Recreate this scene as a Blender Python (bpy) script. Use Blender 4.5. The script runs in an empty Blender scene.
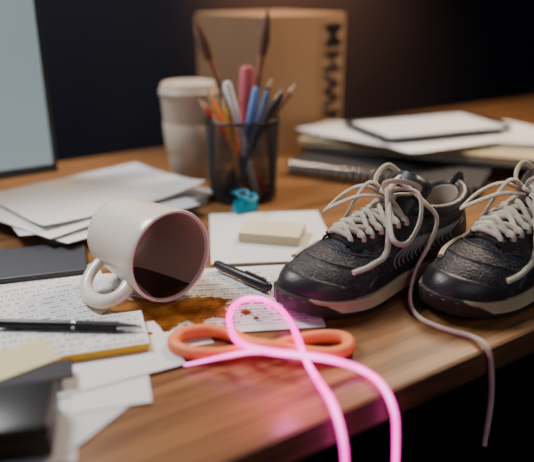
import bpy, bmesh, math, random, bisect
from mathutils import Vector, Matrix, noise
from mathutils.bvhtree import BVHTree
random.seed(7)
PI=math.pi
COL=bpy.context.scene.collection
# ---------------------------------------------------------------- camera
F=645.0; P=math.radians(21); CH=0.29
SP,CP=math.sin(P),math.cos(P)
cam=bpy.data.cameras.new('camera'); cam.sensor_width=36; cam.lens=F/534*36
cam.clip_start=0.02
cam.dof.use_dof=True; cam.dof.focus_distance=0.64; cam.dof.aperture_fstop=2.3
co=bpy.data.objects.new('camera',cam); COL.objects.link(co)
co.location=(0,0,CH); co.rotation_euler=(PI/2-P,0,0)
bpy.context.scene.camera=co
def ray(px,py):
    a=(px-267)/F; b=(231-py)/F
    return Vector((a, CP+b*SP, -SP+b*CP))
def at(px,py,z=0.0):
    d=ray(px,py); t=(z-CH)/d.z
    return Vector((0,0,CH))+d*t
def at_y(px,py,Y):
    d=ray(px,py); return Vector((0,0,CH))+d*(Y/d.y)
EA=at(534,330); EB=at(226,462)
DU=(EA-EB).normalized(); DV=Vector((-DU.y,DU.x,0)); DANG=math.atan2(DU.y,DU.x)
V0=EA.dot(DV); V1=at(165,157).dot(DV)+0.07
def at_edge(px,py,off=0.006):
    d=ray(px,py); t=(V0-off)/d.dot(DV); return Vector((0,0,CH))+d*t
# ---------------------------------------------------------------- materials
def nt(name):
    m=bpy.data.materials.new(name); m.use_nodes=True
    n=m.node_tree.nodes; l=m.node_tree.links
    return m,n,l,n['Principled BSDF']
def mat(name,c,rough=0.5,metal=0.0,bump=0.0,scale=200,var=0.0,coat=0.0,emit=None,es=0,sss=0,spec=None):
    m,n,l,b=nt(name)
    b.inputs['Base Color'].default_value=(*c,1); b.inputs['Roughness'].default_value=rough
    b.inputs['Metallic'].default_value=metal
    b.inputs['Coat Weight'].default_value=coat
    if spec is not None: b.inputs['Specular IOR Level'].default_value=spec
    if sss: b.inputs['Subsurface Weight'].default_value=sss; b.inputs['Subsurface Scale'].default_value=0.01
    if emit: b.inputs['Emission Color'].default_value=(*emit,1); b.inputs['Emission Strength'].default_value=es
    tc=n.new('ShaderNodeTexCoord'); no=n.new('ShaderNodeTexNoise'); no.inputs['Scale'].default_value=scale
    no.inputs['Detail'].default_value=4
    l.new(tc.outputs['Object'],no.inputs['Vector'])
    if bump:
        bp=n.new('ShaderNodeBump'); bp.inputs['Strength'].default_value=bump; bp.inputs['Distance'].default_value=0.001
        l.new(no.outputs['Fac'],bp.inputs['Height']); l.new(bp.outputs['Normal'],b.inputs['Normal'])
    if var:
        mx=n.new('ShaderNodeMix'); mx.data_type='RGBA'
        n2=n.new('ShaderNodeTexNoise'); n2.inputs['Scale'].default_value=scale*0.08; l.new(tc.outputs['Object'],n2.inputs['Vector'])
        mx.inputs['A'].default_value=(*[x*(1-var) for x in c],1); mx.inputs['B'].default_value=(*[min(1,x*(1+var)) for x in c],1)
        l.new(n2.outputs['Fac'],mx.inputs['Factor']); l.new(mx.outputs['Result'],b.inputs['Base Color'])
    return m
def wood(name,c1,c2,rough=0.42):
    m,n,l,b=nt(name)
    tc=n.new('ShaderNodeTexCoord'); mp=n.new('ShaderNodeMapping'); mp.inputs['Scale'].default_value=(1.2,26,26)
    no=n.new('ShaderNodeTexNoise'); no.inputs['Scale'].default_value=3.0; no.inputs['Detail'].default_value=8; no.inputs['Roughness'].default_value=0.65
    no.inputs['Distortion'].default_value=0.6
    l.new(tc.outputs['Object'],mp.inputs['Vector']); l.new(mp.outputs['Vector'],no.inputs['Vector'])
    mp2=n.new('ShaderNodeMapping'); mp2.inputs['Scale'].default_value=(4,160,160)
    n2=n.new('ShaderNodeTexNoise'); n2.inputs['Scale'].default_value=3; n2.inputs['Detail'].default_value=3
    l.new(tc.outputs['Object'],mp2.inputs['Vector']); l.new(mp2.outputs['Vector'],n2.inputs['Vector'])
    ad=n.new('ShaderNodeMath'); ad.operation='MULTIPLY_ADD'; ad.inputs[1].default_value=0.5; l.new(n2.outputs['Fac'],ad.inputs[0]); 
    l.new(no.outputs['Fac'],ad.inputs[2])
    cr=n.new('ShaderNodeValToRGB'); cr.color_ramp.elements[0].position=0.56; cr.color_ramp.elements[1].position=0.92
    cr.color_ramp.elements[0].color=(*c1,1); cr.color_ramp.elements[1].color=(*c2,1)
    l.new(ad.outputs[0],cr.inputs['Fac']); l.new(cr.outputs['Color'],b.inputs['Base Color'])
    b.inputs['Roughness'].default_value=rough
    bp=n.new('ShaderNodeBump'); bp.inputs['Strength'].default_value=0.25; bp.inputs['Distance'].default_value=0.0006
    l.new(ad.outputs[0],bp.inputs['Height']); l.new(bp.outputs['Normal'],b.inputs['Normal'])
    return m
def ruled(name,paper,ink,rows=16,text=True,margin=0.08,cells=40,tf=0.7):
    m,n,l,b=nt(name)
    tc=n.new('ShaderNodeTexCoord'); sp=n.new('ShaderNodeSeparateXYZ'); l.new(tc.outputs['UV'],sp.inputs[0])
    def M(op,a,bv=None,c=None):
        k=n.new('ShaderNodeMath'); k.operation=op
        for i,v in enumerate((a,bv,c)):
            if v is None: continue
            if isinstance(v,(int,float)): k.inputs[i].default_value=v
            else: l.new(v,k.inputs[i])
        return k.outputs[0]
    u,v=sp.outputs['X'],sp.outputs['Y']
    vr=M('MULTIPLY',v,float(rows)); fr=M('FRACT',vr)
    line=M('LESS_THAN',fr,0.09)
    ins=M('MULTIPLY',M('GREATER_THAN',u,margin),M('LESS_THAN',u,1-margin))
    ins=M('MULTIPLY',ins,M('MULTIPLY',M('GREATER_THAN',v,margin),M('LESS_THAN',v,1-margin)))
    fac=M('MULTIPLY',line,0.65)
    if text:
        cx=n.new('ShaderNodeCombineXYZ'); l.new(M('MULTIPLY',u,float(cells)),cx.inputs[0]); l.new(M('FLOOR',vr),cx.inputs[1])
        no=n.new('ShaderNodeTexNoise'); no.inputs['Scale'].default_value=1.7; no.inputs['Detail'].default_value=2
        l.new(cx.outputs[0],no.inputs['Vector'])
        cx2=n.new('ShaderNodeCombineXYZ'); l.new(M('MULTIPLY',u,float(cells)*0.22),cx2.inputs[0]); l.new(M('MULTIPLY',M('FLOOR',vr),3.7),cx2.inputs[1])
        n2=n.new('ShaderNodeTexNoise'); n2.inputs['Scale'].default_value=1.5; l.new(cx2.outputs[0],n2.inputs['Vector'])
        band=M('MULTIPLY',M('GREATER_THAN',fr,0.36),M('LESS_THAN',fr,0.66))
        tx=M('MULTIPLY',band,M('GREATER_THAN',no.outputs['Fac'],0.47))
        tx=M('MULTIPLY',tx,M('GREATER_THAN',n2.outputs['Fac'],0.42))
        fac=M('MAXIMUM',fac,M('MULTIPLY',tx,tf))
    fac=M('MULTIPLY',fac,ins)
    mx=n.new('ShaderNodeMix'); mx.data_type='RGBA'; mx.inputs['A'].default_value=(*paper,1); mx.inputs['B'].default_value=(*ink,1)
    l.new(fac,mx.inputs['Factor']); l.new(mx.outputs['Result'],b.inputs['Base Color']); b.inputs['Roughness'].default_value=0.75
    return m
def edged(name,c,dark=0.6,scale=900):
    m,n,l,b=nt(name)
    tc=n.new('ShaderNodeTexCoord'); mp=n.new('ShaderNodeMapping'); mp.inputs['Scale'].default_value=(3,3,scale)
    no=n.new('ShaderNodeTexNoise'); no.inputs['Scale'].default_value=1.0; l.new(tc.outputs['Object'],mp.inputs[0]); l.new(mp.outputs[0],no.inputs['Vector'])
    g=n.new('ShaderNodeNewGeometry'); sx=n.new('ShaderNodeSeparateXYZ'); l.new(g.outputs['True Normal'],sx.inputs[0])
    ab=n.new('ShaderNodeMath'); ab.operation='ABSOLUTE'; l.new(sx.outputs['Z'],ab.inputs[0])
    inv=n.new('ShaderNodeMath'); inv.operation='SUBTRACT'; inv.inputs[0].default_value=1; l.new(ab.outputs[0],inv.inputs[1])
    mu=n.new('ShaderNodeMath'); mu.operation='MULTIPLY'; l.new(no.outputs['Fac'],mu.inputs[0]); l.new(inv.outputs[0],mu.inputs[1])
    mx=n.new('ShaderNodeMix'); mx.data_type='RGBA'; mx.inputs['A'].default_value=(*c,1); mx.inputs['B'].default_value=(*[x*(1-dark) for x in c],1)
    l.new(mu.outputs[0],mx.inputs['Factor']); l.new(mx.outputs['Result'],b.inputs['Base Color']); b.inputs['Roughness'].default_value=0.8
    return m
def shoefabric(name):
    m,n,l,b=nt(name)
    tc=n.new('ShaderNodeTexCoord')
    mp=n.new('ShaderNodeMapping'); mp.inputs['Scale'].default_value=(1,1,1.6); l.new(tc.outputs['Object'],mp.inputs['Vector'])
    vo=n.new('ShaderNodeTexVoronoi'); vo.inputs['Scale'].default_value=380; l.new(mp.outputs['Vector'],vo.inputs['Vector'])
    cr=n.new('ShaderNodeValToRGB'); cr.color_ramp.elements[0].color=(0.012,0.012,0.016,1); cr.color_ramp.elements[1].color=(0.060,0.063,0.073,1)
    cr.color_ramp.elements[0].position=0.35; cr.color_ramp.elements[1].position=0.80
    l.new(vo.outputs['Distance'],cr.inputs['Fac']); l.new(cr.outputs['Color'],b.inputs['Base Color'])
    bp=n.new('ShaderNodeBump'); bp.inputs['Strength'].default_value=0.8; bp.inputs['Distance'].default_value=0.001
    l.new(vo.outputs['Distance'],bp.inputs['Height']); l.new(bp.outputs['Normal'],b.inputs['Normal'])
    b.inputs['Roughness'].default_value=0.55
    return m
def coffee_stain(name):
    m,n,l,b=nt(name)
    out=n['Material Output']
    tc=n.new('ShaderNodeTexCoord'); no=n.new('ShaderNodeTexNoise'); no.inputs['Scale'].default_value=34; no.inputs['Detail'].default_value=3
    l.new(tc.outputs['Object'],no.inputs['Vector'])
    cr=n.new('ShaderNodeValToRGB'); e=cr.color_ramp.elements
    e[0].position=0.38; e[0].color=(0.55,0.24,0.06,1); e[1].position=0.62; e[1].color=(0.96,0.66,0.30,1)
    l.new(no.outputs['Fac'],cr.inputs['Fac'])
    tr=n.new('ShaderNodeBsdfTransparent'); l.new(cr.outputs['Color'],tr.inputs['Color'])
    cr2=n.new('ShaderNodeValToRGB'); e=cr2.color_ramp.elements
    e[0].position=0.38; e[0].color=(0.12,0.036,0.007,1); e[1].position=0.64; e[1].color=(0.48,0.21,0.05,1)
    l.new(no.outputs['Fac'],cr2.inputs['Fac'])
    df=n.new('ShaderNodeBsdfDiffuse'); l.new(cr2.outputs['Color'],df.inputs['Color'])
    m0=n.new('ShaderNodeMixShader'); m0.inputs[0].default_value=0.55; l.new(tr.outputs[0],m0.inputs[1]); l.new(df.outputs[0],m0.inputs[2])
    gl=n.new('ShaderNodeBsdfGlossy'); gl.inputs['Roughness'].default_value=0.12
    bp=n.new('ShaderNodeBump'); bp.inputs['Strength'].default_value=0.4; bp.inputs['Distance'].default_value=0.001
    l.new(no.outputs['Fac'],bp.inputs['Height']); l.new(bp.outputs['Normal'],gl.inputs['Normal'])
    ms=n.new('ShaderNodeMixShader'); ms.inputs[0].default_value=0.07; l.new(m0.outputs[0],ms.inputs[1]); l.new(gl.outputs[0],ms.inputs[2])
    l.new(ms.outputs[0],out.inputs['Surface'])
    return m
def neonmat(name):
    m,n,l,b=nt(name)
    b.inputs['Base Color'].default_value=(0.8,0.1,0.5,1); b.inputs['Roughness'].default_value=0.4
    lw=n.new('ShaderNodeLayerWeight'); lw.inputs['Blend'].default_value=0.5
    cr=n.new('ShaderNodeValToRGB'); e=cr.color_ramp.elements
    e[0].position=0.0; e[0].color=(1.0,0.36,0.86,1); e[1].position=0.42; e[1].color=(1.0,0.010,0.48,1)
    l.new(lw.outputs['Facing'],cr.inputs['Fac']); l.new(cr.outputs['Color'],b.inputs['Emission Color'])
    b.inputs['Emission Strength'].default_value=3.2
    return m
M={}
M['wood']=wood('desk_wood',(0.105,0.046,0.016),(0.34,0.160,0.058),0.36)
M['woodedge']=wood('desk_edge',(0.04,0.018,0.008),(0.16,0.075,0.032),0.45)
M['darkmetal']=mat('dark_metal',(0.02,0.02,0.022),0.4,0.8,0.1)
M['wall']=mat('navy_wall',(0.012,0.015,0.027),0.9,0,0.2,60,0.2,spec=0.1)
M['floor']=mat('dark_floor',(0.010,0.010,0.014),0.7,0,0.2,80,0.2)
M['paper']=mat('white_paper',(0.78,0.77,0.77),0.75,0,0.12,90,0.03)
M['paper2']=mat('cool_paper',(0.66,0.67,0.70),0.75,0,0.12,90,0.03)
M['cream']=mat('cream_paper',(0.68,0.61,0.36),0.8,0,0.15,90,0.05)
M['lined']=ruled('lined_paper',(0.77,0.76,0.75),(0.08,0.10,0.16),10,True,0.04,34)
M['lined2']=ruled('printed_paper',(0.77,0.75,0.73),(0.10,0.10,0.14),12,True,0.06,50)
M['pages']=edged('page_block',(0.76,0.75,0.74),0.75)
M['tanpages']=edged('tan_page_block',(0.52,0.43,0.30),0.75)
M['yellow']=edged('yellow_pages',(0.90,0.58,0.03),0.25)
M['sticky']=edged('sticky_pages',(0.72,0.64,0.42),0.35)
M['black']=mat('black_plastic',(0.012,0.012,0.014),0.38,0,0.05)
M['blackmatte']=mat('black_matte',(0.015,0.015,0.018),0.65,0,0.3,300)
M['grey']=mat('dark_grey_pad',(0.045,0.048,0.056),0.5,0,0.2,300,0.1)
M['silver']=mat('silver_metal',(0.6,0.6,0.62),0.25,1.0,0.03)
M['mug']=mat('cream_ceramic',(0.86,0.77,0.66),0.28,0,0.02,60,0.04,coat=0.3)
M['muginside']=mat('stained_ceramic',(0.42,0.36,0.27),0.4,0,0.02,60,0.1,coat=0.1)
M['coffee']=mat('black_coffee',(0.022,0.007,0.002),0.18,0,0.02,40,spec=0.5)
M['stain']=coffee_stain('coffee_stain')
M['orange']=mat('orange_rubber',(0.95,0.24,0.08),0.5,0,0.1,200,0.05,sss=0.15)
M['neon']=neonmat('pink_neon')
M['shoe']=shoefabric('black_shoe_mesh')
M['leather']=mat('black_synthetic',(0.022,0.022,0.026),0.42,0,0.35,350,0.2)
M['greyoverlay']=mat('grey_overlay',(0.06,0.06,0.066),0.5,0,0.3,350,0.2)
M['midsole']=mat('beige_foam',(0.48,0.41,0.28),0.7,0,0.5,240,0.6)
M['outsole']=mat('black_rubber',(0.025,0.022,0.02),0.55,0,0.4,150)
M['lining']=mat('taupe_lining',(0.32,0.26,0.20),0.9,0,0.4,300,0.15)
M['lace']=mat('cream_lace',(0.62,0.57,0.46),0.9,0,1.0,900,0.2)
M['stripe']=mat('pale_stripe',(0.24,0.24,0.24),0.5,0,0.1)
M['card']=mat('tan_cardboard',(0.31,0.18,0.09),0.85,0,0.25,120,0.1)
M['cardshade']=mat('shaded_tan_cardboard',(0.165,0.092,0.045),0.85,0,0.25,120,0.1)  # darker copy of the tan cardboard, shade painted into its colour
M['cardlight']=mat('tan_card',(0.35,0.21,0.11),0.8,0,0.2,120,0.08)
M['papercup']=mat('cream_cup',(0.46,0.39,0.30),0.6,0,0.1,90,0.04)
M['lid']=mat('cream_lid',(0.47,0.40,0.31),0.45,0,0.05)
M['teal']=mat('teal_plastic',(0.01,0.26,0.38),0.35,0,0.05,coat=0.3)
M['screen']=mat('lit_screen',(0.02,0.02,0.02),0.3,0,0,emit=(0.50,0.62,0.66),es=0.5)
def col(name,c,r=0.4): 
    if name not in M: M[name]=mat(name,c,r,0,0.05)
    return M[name]
# ---------------------------------------------------------------- mesh helpers
def obj(name,bm,m,parent=None,smooth=False,recentre=False,up=False):
    bmesh.ops.recalc_face_normals(bm,faces=bm.faces)
    if up:
        bm.normal_update(); bmesh.ops.reverse_faces(bm,faces=[f for f in bm.faces if f.normal.z<0])
    loc=Vector((0,0,0))
    if recentre:
        xs=[v.co for v in bm.verts]
        loc=Vector(((min(c.x for c in xs)+max(c.x for c in xs))/2,(min(c.y for c in xs)+max(c.y for c in xs))/2,min(c.z for c in xs)))
        bmesh.ops.translate(bm,verts=bm.verts,vec=-loc)
    me=bpy.data.meshes.new(name); bm.to_mesh(me); bm.free()
    for mm in (m if isinstance(m,(list,tuple)) else [m]): me.materials.append(mm)
    if smooth:
        for p in me.polygons: p.use_smooth=True
        try: me.set_sharp_from_angle(angle=math.radians(50))
        except Exception: pass
    o=bpy.data.objects.new(name,me); COL.objects.link(o); o.location=loc
    if parent: o.parent=parent
    return o
def tag(o,label=None,cat=None,group=None,kind=None):
    if label: o['label']=label
    if cat: o['category']=cat
    if group: o['group']=group
    if kind: o['kind']=kind
    return o
def thing(name,label,cat,loc=(0,0,0),rz=0,group=None):
    o=bpy.data.objects.new(name,None); COL.objects.link(o); o.location=loc; o.rotation_euler=(0,0,rz); o.empty_display_size=0.02
    return tag(o,label,cat,group)
def box(bm,c,s,rz=0,bev=0,mtx=None,seg=2):
    r=bmesh.ops.create_cube(bm,size=1); vs=r['verts']
    bmesh.ops.scale(bm,vec=s,verts=vs)
    if bev:
        es=list({e for v in vs for e in v.link_edges})
        rr=bmesh.ops.bevel(bm,geom=es,offset=bev,segments=seg,affect='EDGES',profile=0.5)
        vs=list({v for f in rr['faces'] for v in f.verts}|{v for v in vs if v.is_valid})
    T=(mtx or Matrix.Identity(4))@Matrix.Translation(c)@Matrix.Rotation(rz,4,'Z')
    bmesh.ops.transform(bm,matrix=T,verts=vs); return vs
def smooth_path(pts,n=8,closed=False):
    pts=[Vector(p) for p in pts]; out=[]; N=len(pts)
    rng=range(N if closed else N-1)
    for i in rng:
        if closed: p0,p1,p2,p3=pts[i-1],pts[i],pts[(i+1)%N],pts[(i+2)%N]
        else: p0,p1,p2,p3=pts[max(i-1,0)],pts[i],pts[i+1],pts[min(i+2,N-1)]
        for k in range(n):
            t=k/n
            out.append(0.5*((2*p1)+(-p0+p2)*t+(2*p0-5*p1+4*p2-p3)*t*t+(-p0+3*p1-3*p2+p3)*t**3))
    if not closed: out.append(pts[-1])
    return out
def tube(bm,pts,r,seg=10,closed=False,flat=1.0,up=None):
    n=len(pts); rings=[]
    prev=None
    for i,p in enumerate(pts):
        a=pts[(i-1)%n] if (closed or i>0) else p; b=pts[(i+1)%n] if (closed or i<n-1) else p
        t=(b-a); t=t.normalized() if t.length>1e-9 else Vector((1,0,0))
        if up is not None:
            s=t.cross(up); 
            if s.length<1e-4: s=prev[0] if prev else Vector((1,0,0))
            s.normalize(); w=s.cross(t).normalized()
        else:
            if prev is None:
                ref=Vector((0,0,1)) if abs(t.z)<0.9 else Vector((1,0,0)); s=t.cross(ref).normalized()
            else:
                s=prev[0]-t*prev[0].dot(t); s=s.normalized() if s.length>1e-6 else t.orthogonal().normalized()
            w=s.cross(t).normalized()
        prev=(s,w)
        rr=r(i/(n-1)) if callable(r) else r
        rings.append([bm.verts.new(p+(s*math.cos(2*PI*k/seg)+w*math.sin(2*PI*k/seg)*flat)*rr) for k in range(seg)])
    for i in range(n if closed else n-1):
        A=rings[i];B=rings[(i+1)%n]
        for k in range(seg): bm.faces.new((A[k],A[(k+1)%seg],B[(k+1)%seg],B[k]))
    if not closed:
        bm.faces.new(rings[0]); bm.faces.new(rings[-1][::-1])
def lathe(bm,prof,seg=48,mtx=None,cap0=False,cap1=False,mi=None):
    rings=[]
    for r,z in prof:
        ring=[]
        for k in range(seg):
            v=Vector((r*math.cos(2*PI*k/seg),r*math.sin(2*PI*k/seg),z))
            ring.append(bm.verts.new(mtx@v if mtx else v))
        rings.append(ring)
    for j,(A,B) in enumerate(zip(rings,rings[1:])):
        for k in range(seg):
            f=bm.faces.new((A[k],A[(k+1)%seg],B[(k+1)%seg],B[k]))
            if mi is not None and j>=mi: f.material_index=1
    if cap0: bm.faces.new(rings[0])
    if cap1: bm.faces.new(rings[-1][::-1])
def rect(p0,p1,w,z=0,length=None):
    a=at(*p0,z); b=at(*p1,z); d=(b-a); L=length or d.length; d.normalize(); n=Vector((-d.y,d.x,0))
    return a,d,n,L,w
def sheet(name,label,cat,p0,p1,w,z,m,length=None,wave=0.0005,curl=(),group=None,nx=16,ny=16,th=0.0003,parent=None):
    a,d,n,L,w=rect(p0,p1,w,z,length); c=a+d*L/2+n*w/2
    bm=bmesh.new(); uv=bm.loops.layers.uv.new('UVMap'); ph=random.random()*50
    def pt(i,j,dz):
        u,v=i/nx,j/ny; q=a+d*(L*u)+n*(w*v)
        zz=wave*(1+noise.noise(Vector((q.x*14,q.y*14,ph))))
        for (cu,cv,amt,rad) in curl:
            dd=math.hypot((u-cu)*L,(v-cv)*w)/rad
            if dd<1: zz+=amt*(1-dd)**2
        return Vector((q.x-c.x,q.y-c.y,zz+dz))
    for dz in (th,0):
        vs=[[bm.verts.new(pt(i,j,dz)) for j in range(ny+1)] for i in range(nx+1)]
        for i in range(nx):
            for j in range(ny):
                f=bm.faces.new((vs[i][j],vs[i+1][j],vs[i+1][j+1],vs[i][j+1]))
                for lp,(iu,jv) in zip(f.loops,((i,j),(i+1,j),(i+1,j+1),(i,j+1))): lp[uv].uv=(iu/nx,jv/ny)
        if dz: top=vs
    def side(A,B):
        for k in range(len(A)-1): bm.faces.new((A[k],A[k+1],B[k+1],B[k]))
    side([r[0] for r in top],[r[0] for r in vs]); side([r[-1] for r in top],[r[-1] for r in vs]); side(top[0],vs[0]); side(top[-1],vs[-1])
    o=obj(name,bm,m,smooth=True); o.location=(c.x,c.y,z)
    return tag(o,label,cat,group)
def block(name,p0,p1,w,z,th,m,length=None,parent=None,bev=0.0008,inset=0):
    a,d,n,L,w=rect(p0,p1,w,z,length); c=a+d*L/2+n*w/2
    bm=bmesh.new(); box(bm,Vector((0,0,th/2)),(L-2*inset,w-2*inset,th),0,bev)
    o=obj(name,bm,m); o.location=(c.x,c.y,z); o.rotation_euler=(0,0,math.atan2(d.y,d.x))
    return o
# ---------------------------------------------------------------- setting
bm=bmesh.new(); box(bm,(0.2,1.0,-0.755),(5,4,0.03)); tag(obj('floor',bm,M['floor']),kind='structure')
bm=bmesh.new(); box(bm,(0,0,0),(5,0.04,2.6)); o=obj('wall_back',bm,M['wall']); tag(o,kind='structure')
wc=DU*0.3+DV*(V1+0.30); o.location=(wc.x,wc.y,0.56); o.rotation_euler=(0,0,DANG)
# ---------------------------------------------------------------- desk
desk=thing('desk','brown wood-grain desk carrying all the papers, the mug and the shoes','desk',(DU*0.3+DV*(V0+V1)/2)+Vector((0,0,-0.74)),DANG)
DW=V1-V0; DLn=2.6
bm=bmesh.new(); box(bm,(0,0,0.74-0.0125),(DLn,DW-0.004,0.025),0,0.0015); obj('tabletop',bm,M['wood'],desk)
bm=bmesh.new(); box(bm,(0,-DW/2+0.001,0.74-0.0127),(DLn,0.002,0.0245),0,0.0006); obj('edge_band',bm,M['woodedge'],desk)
for sx in (-1,1):
    for sy in (-1,1):
        bm=bmesh.new(); box(bm,(sx*(DLn/2-0.08),sy*(DW/2-0.08),0.357),(0.05,0.05,0.714),0,0.003); obj('leg',bm,M['darkmetal'],desk)
# ---------------------------------------------------------------- monitor
mc=at(58,171,0.035); MW,MH=0.52,0.33
mo=mc-DU*(MW/2)
mon=thing('monitor','computer monitor with a lit pale grey screen and black bezel','monitor',(mo.x,mo.y,0),DANG)
bm=bmesh.new(); box(bm,(0,0.012,0.035+MH/2),(MW,0.022,MH),0,0.003); hs=obj('housing',bm,M['black'],mon,True)
bm=bmesh.new(); b=0.006
box(bm,(0,-0.001,0.035+b),(MW,0.004,2*b),0,0.001); box(bm,(0,-0.001,0.035+MH-b/2),(MW,0.004,b),0,0.001)
for s in (-1,1): box(bm,(s*(MW/2-b/2),-0.001,0.035+MH/2),(b,0.004,MH-2*b),0,0.001)
obj('bezel',bm,M['black'],hs,True)
bm=bmesh.new(); box(bm,(0,0.0,0.035+MH/2),(MW-2*b,0.001,MH-2*b)); obj('screen',bm,M['screen'],mon)
bm=bmesh.new(); box(bm,(0,0.045,0.11),(0.06,0.02,0.2),0,0.004); box(bm,(0,0.03,0.19),(0.08,0.03,0.08),0,0.003); obj('stand_neck',bm,M['darkmetal'],mon,True)
bm=bmesh.new(); box(bm,(0,0.04,0.006),(0.2,0.13,0.01),0,0.003); obj('stand_base',bm,M['darkmetal'],mon,True)
# ---------------------------------------------------------------- cardboard box
near=Vector((at_y(261,120,1.11).x,1.11,0))
BW=0.205; BD=0.185; BH=0.240
bx0=thing('cardboard_box','tan cardboard box with dark lettering down its side, at the back of the desk','box',near,math.radians(41))
bm=bmesh.new(); box(bm,(BW/2,BD/2,BH/2),(BW,BD,BH),0,0.002)
bm.normal_update()
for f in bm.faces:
    if f.calc_center_median().x<0.0005: f.material_index=1  # left face gets the card with painted shade
ct=obj('carton',bm,[M['card'],M['cardshade']],bx0)
bm=bmesh.new(); box(bm,(BW*0.84,-0.0008,BH*0.50),(BW*0.29,0.0014,BH*0.90),0,0.0004); lp_=obj('label_panel',bm,M['cardlight'],bx0)
tx=bpy.data.curves.new('lettering','FONT'); tx.body='NWHM'; tx.size=0.056; tx.extrude=0.0006; tx.align_x='CENTER'; tx.align_y='CENTER'; tx.offset=0.0024; tx.space_character=1.16
to=bpy.data.objects.new('tmp',tx); COL.objects.link(to)
me=bpy.data.meshes.new_from_object(to.evaluated_get(bpy.context.evaluated_depsgraph_get()))
bpy.data.objects.remove(to); me.materials.clear(); me.materials.append(M['black'])
me.transform(Matrix.Translation((BW*0.85,-0.0022,BH*0.52))@Matrix.Rotation(PI/2,4,'X')@Matrix.Rotation(PI/2,4,'Z'))
lo=bpy.data.objects.new('lettering',me); COL.objects.link(lo); lo.parent=lp_; lo['label']='black block lettering'
# ---------------------------------------------------------------- takeaway cup
c=at(193,177,0)
pc=thing('paper_cup','cream takeaway paper cup with lid standing left of the pencil holder','cup',c)
bm=bmesh.new(); lathe(bm,[(0.034,0),(0.0345,0.002),(0.044,0.133),(0.0445,0.135),(0.043,0.136),(0.042,0.133),(0.033,0.004)],48,None,True,True); obj('cup_wall',bm,M['papercup'],pc,True)
bm=bmesh.new(); lathe(bm,[(0.0452,0.131),(0.0465,0.133),(0.0465,0.138),(0.044,0.140),(0.0435,0.147),(0.041,0.150),(0.038,0.147),(0.0,0.146)],48); obj('lid',bm,M['lid'],pc,True)
bm=bmesh.new(); lathe(bm,[(0.0385,0.045),(0.0392,0.046),(0.0428,0.09),(0.0418,0.091)],48); obj('sleeve',bm,M['papercup'],pc,True)
# ---------------------------------------------------------------- pencil holder
PC=at(243,196,0)
ph=thing('pencil_holder','black wire mesh pencil holder full of pens and pencils','holder',PC)
PHH=0.115; r0,r1=0.047,0.0515
bm=bmesh.new(); NA,NR=52,34
V=[[bm.verts.new(((r0+(r1-r0)*k/NR)*math.cos(2*PI*(i+0.5*(k%2))/NA),(r0+(r1-r0)*k/NR)*math.sin(2*PI*(i+0.5*(k%2))/NA),0.004+(PHH-0.006)*k/NR)) for i in range(NA)] for k in range(NR+1)]
for k in range(0,NR-1):
    for i in range(NA):
        if k%2==0: f=(V[k][i],V[k+1][i],V[k+2][i],V[k+1][i-1])
        else: f=(V[k][i],V[k+1][(i+1)%NA],V[k+2][i],V[k+1][i])
        bm.faces.new(f)
o=obj('mesh_wall',bm,M['blackmatte'],ph); w=o.modifiers.new('w','WIREFRAME'); w.thickness=0.0020; w.use_replace=True; w.use_even_offset=False
bm=bmesh.new(); tube(bm,[Vector((r1*math.cos(a),r1*math.sin(a),PHH)) for a in [2*PI*i/48 for i in range(48)]],0.0024,8,True); obj('rim',bm,M['black'],ph,True)
bm=bmesh.new(); lathe(bm,[(0.0,0.0),(0.047,0.0),(0.049,0.002),(0.049,0.008),(0.047,0.008),(0.0465,0.003),(0,0.003)],48); obj('base',bm,M['black'],ph,True)
def rod(name,label,cat,b,q,ln,m,r=0.0035,kind='pencil',m2=None,seg=6):
    B=PC+Vector((b[0],b[1],0.006)); Q=PC+Vector((q[0],q[1],PHH)); d=(Q-B).normalized()
    t=thing(name,label,cat,B); T=d.to_track_quat('Z','Y').to_matrix().to_4x4()
    if kind=='pencil':
        bm=bmesh.new(); lathe(bm,[(r,0),(r,ln-0.018)],seg,T,True,True); obj('shaft',bm,m,t)
        bm=bmesh.new(); lathe(bm,[(r*0.98,ln-0.018),(r*0.3,ln-0.004)],12,T,True,True); cn=obj('sharpened_cone',bm,col('bare_wood',(0.6,0.4,0.22),0.7),t,True)
        bm=bmesh.new(); lathe(bm,[(r*0.3,ln-0.004),(0.0002,ln)],10,T,True,True); obj('lead',bm,m2 or M['black'],cn,True)
    elif kind=='pen':
        bm=bmesh.new(); lathe(bm,[(r*0.9,0),(r,0.004),(r,ln-0.05)],20,T,True,True); obj('barrel',bm,m,t,True)
        bm=bmesh.new(); lathe(bm,[(r*1.15,ln-0.05),(r*1.15,ln-0.004),(r*0.8,ln)],20,T,True,True); cp=obj('cap',bm,m2 or m,t,True)
        bm=bmesh.new(); box(bm,(0,-r*1.6,ln-0.025),(0.0025,0.0012,0.036),0,0.0004,T); obj('clip',bm,m2 or m,cp)
    elif kind=='brush':
        bm=bmesh.new(); lathe(bm,[(r*0.6,0),(r,0.08),(r*0.8,ln-0.085)],14,T,True,True); obj('handle',bm,m,t,True)
        bm=bmesh.new(); lathe(bm,[(r*0.85,ln-0.09),(r*1.35,ln-0.062)],14,T,True,True); obj('ferrule',bm,col('copper_ferrule',(0.28,0.13,0.06)),t,True)
        bm=bmesh.new(); lathe(bm,[(r*1.3,ln-0.063),(r*2.0,ln-0.040),(r*1.5,ln-0.018),(0.0006,ln)],14,T,True,True); obj('bristles',bm,m2,t,True)
    return t
rod('pencil','orange pencil leaning left in the mesh holder','pencil',(0.018,-0.012),(-0.026,-0.026),0.168,col('orange_paint',(0.95,0.27,0.02)),0.0038)
rod('pencil','red pencil leaning furthest left in the mesh holder','pencil',(0.034,0.004),(-0.040,-0.004),0.168,col('red_paint',(0.80,0.03,0.02)),0.0038)
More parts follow.
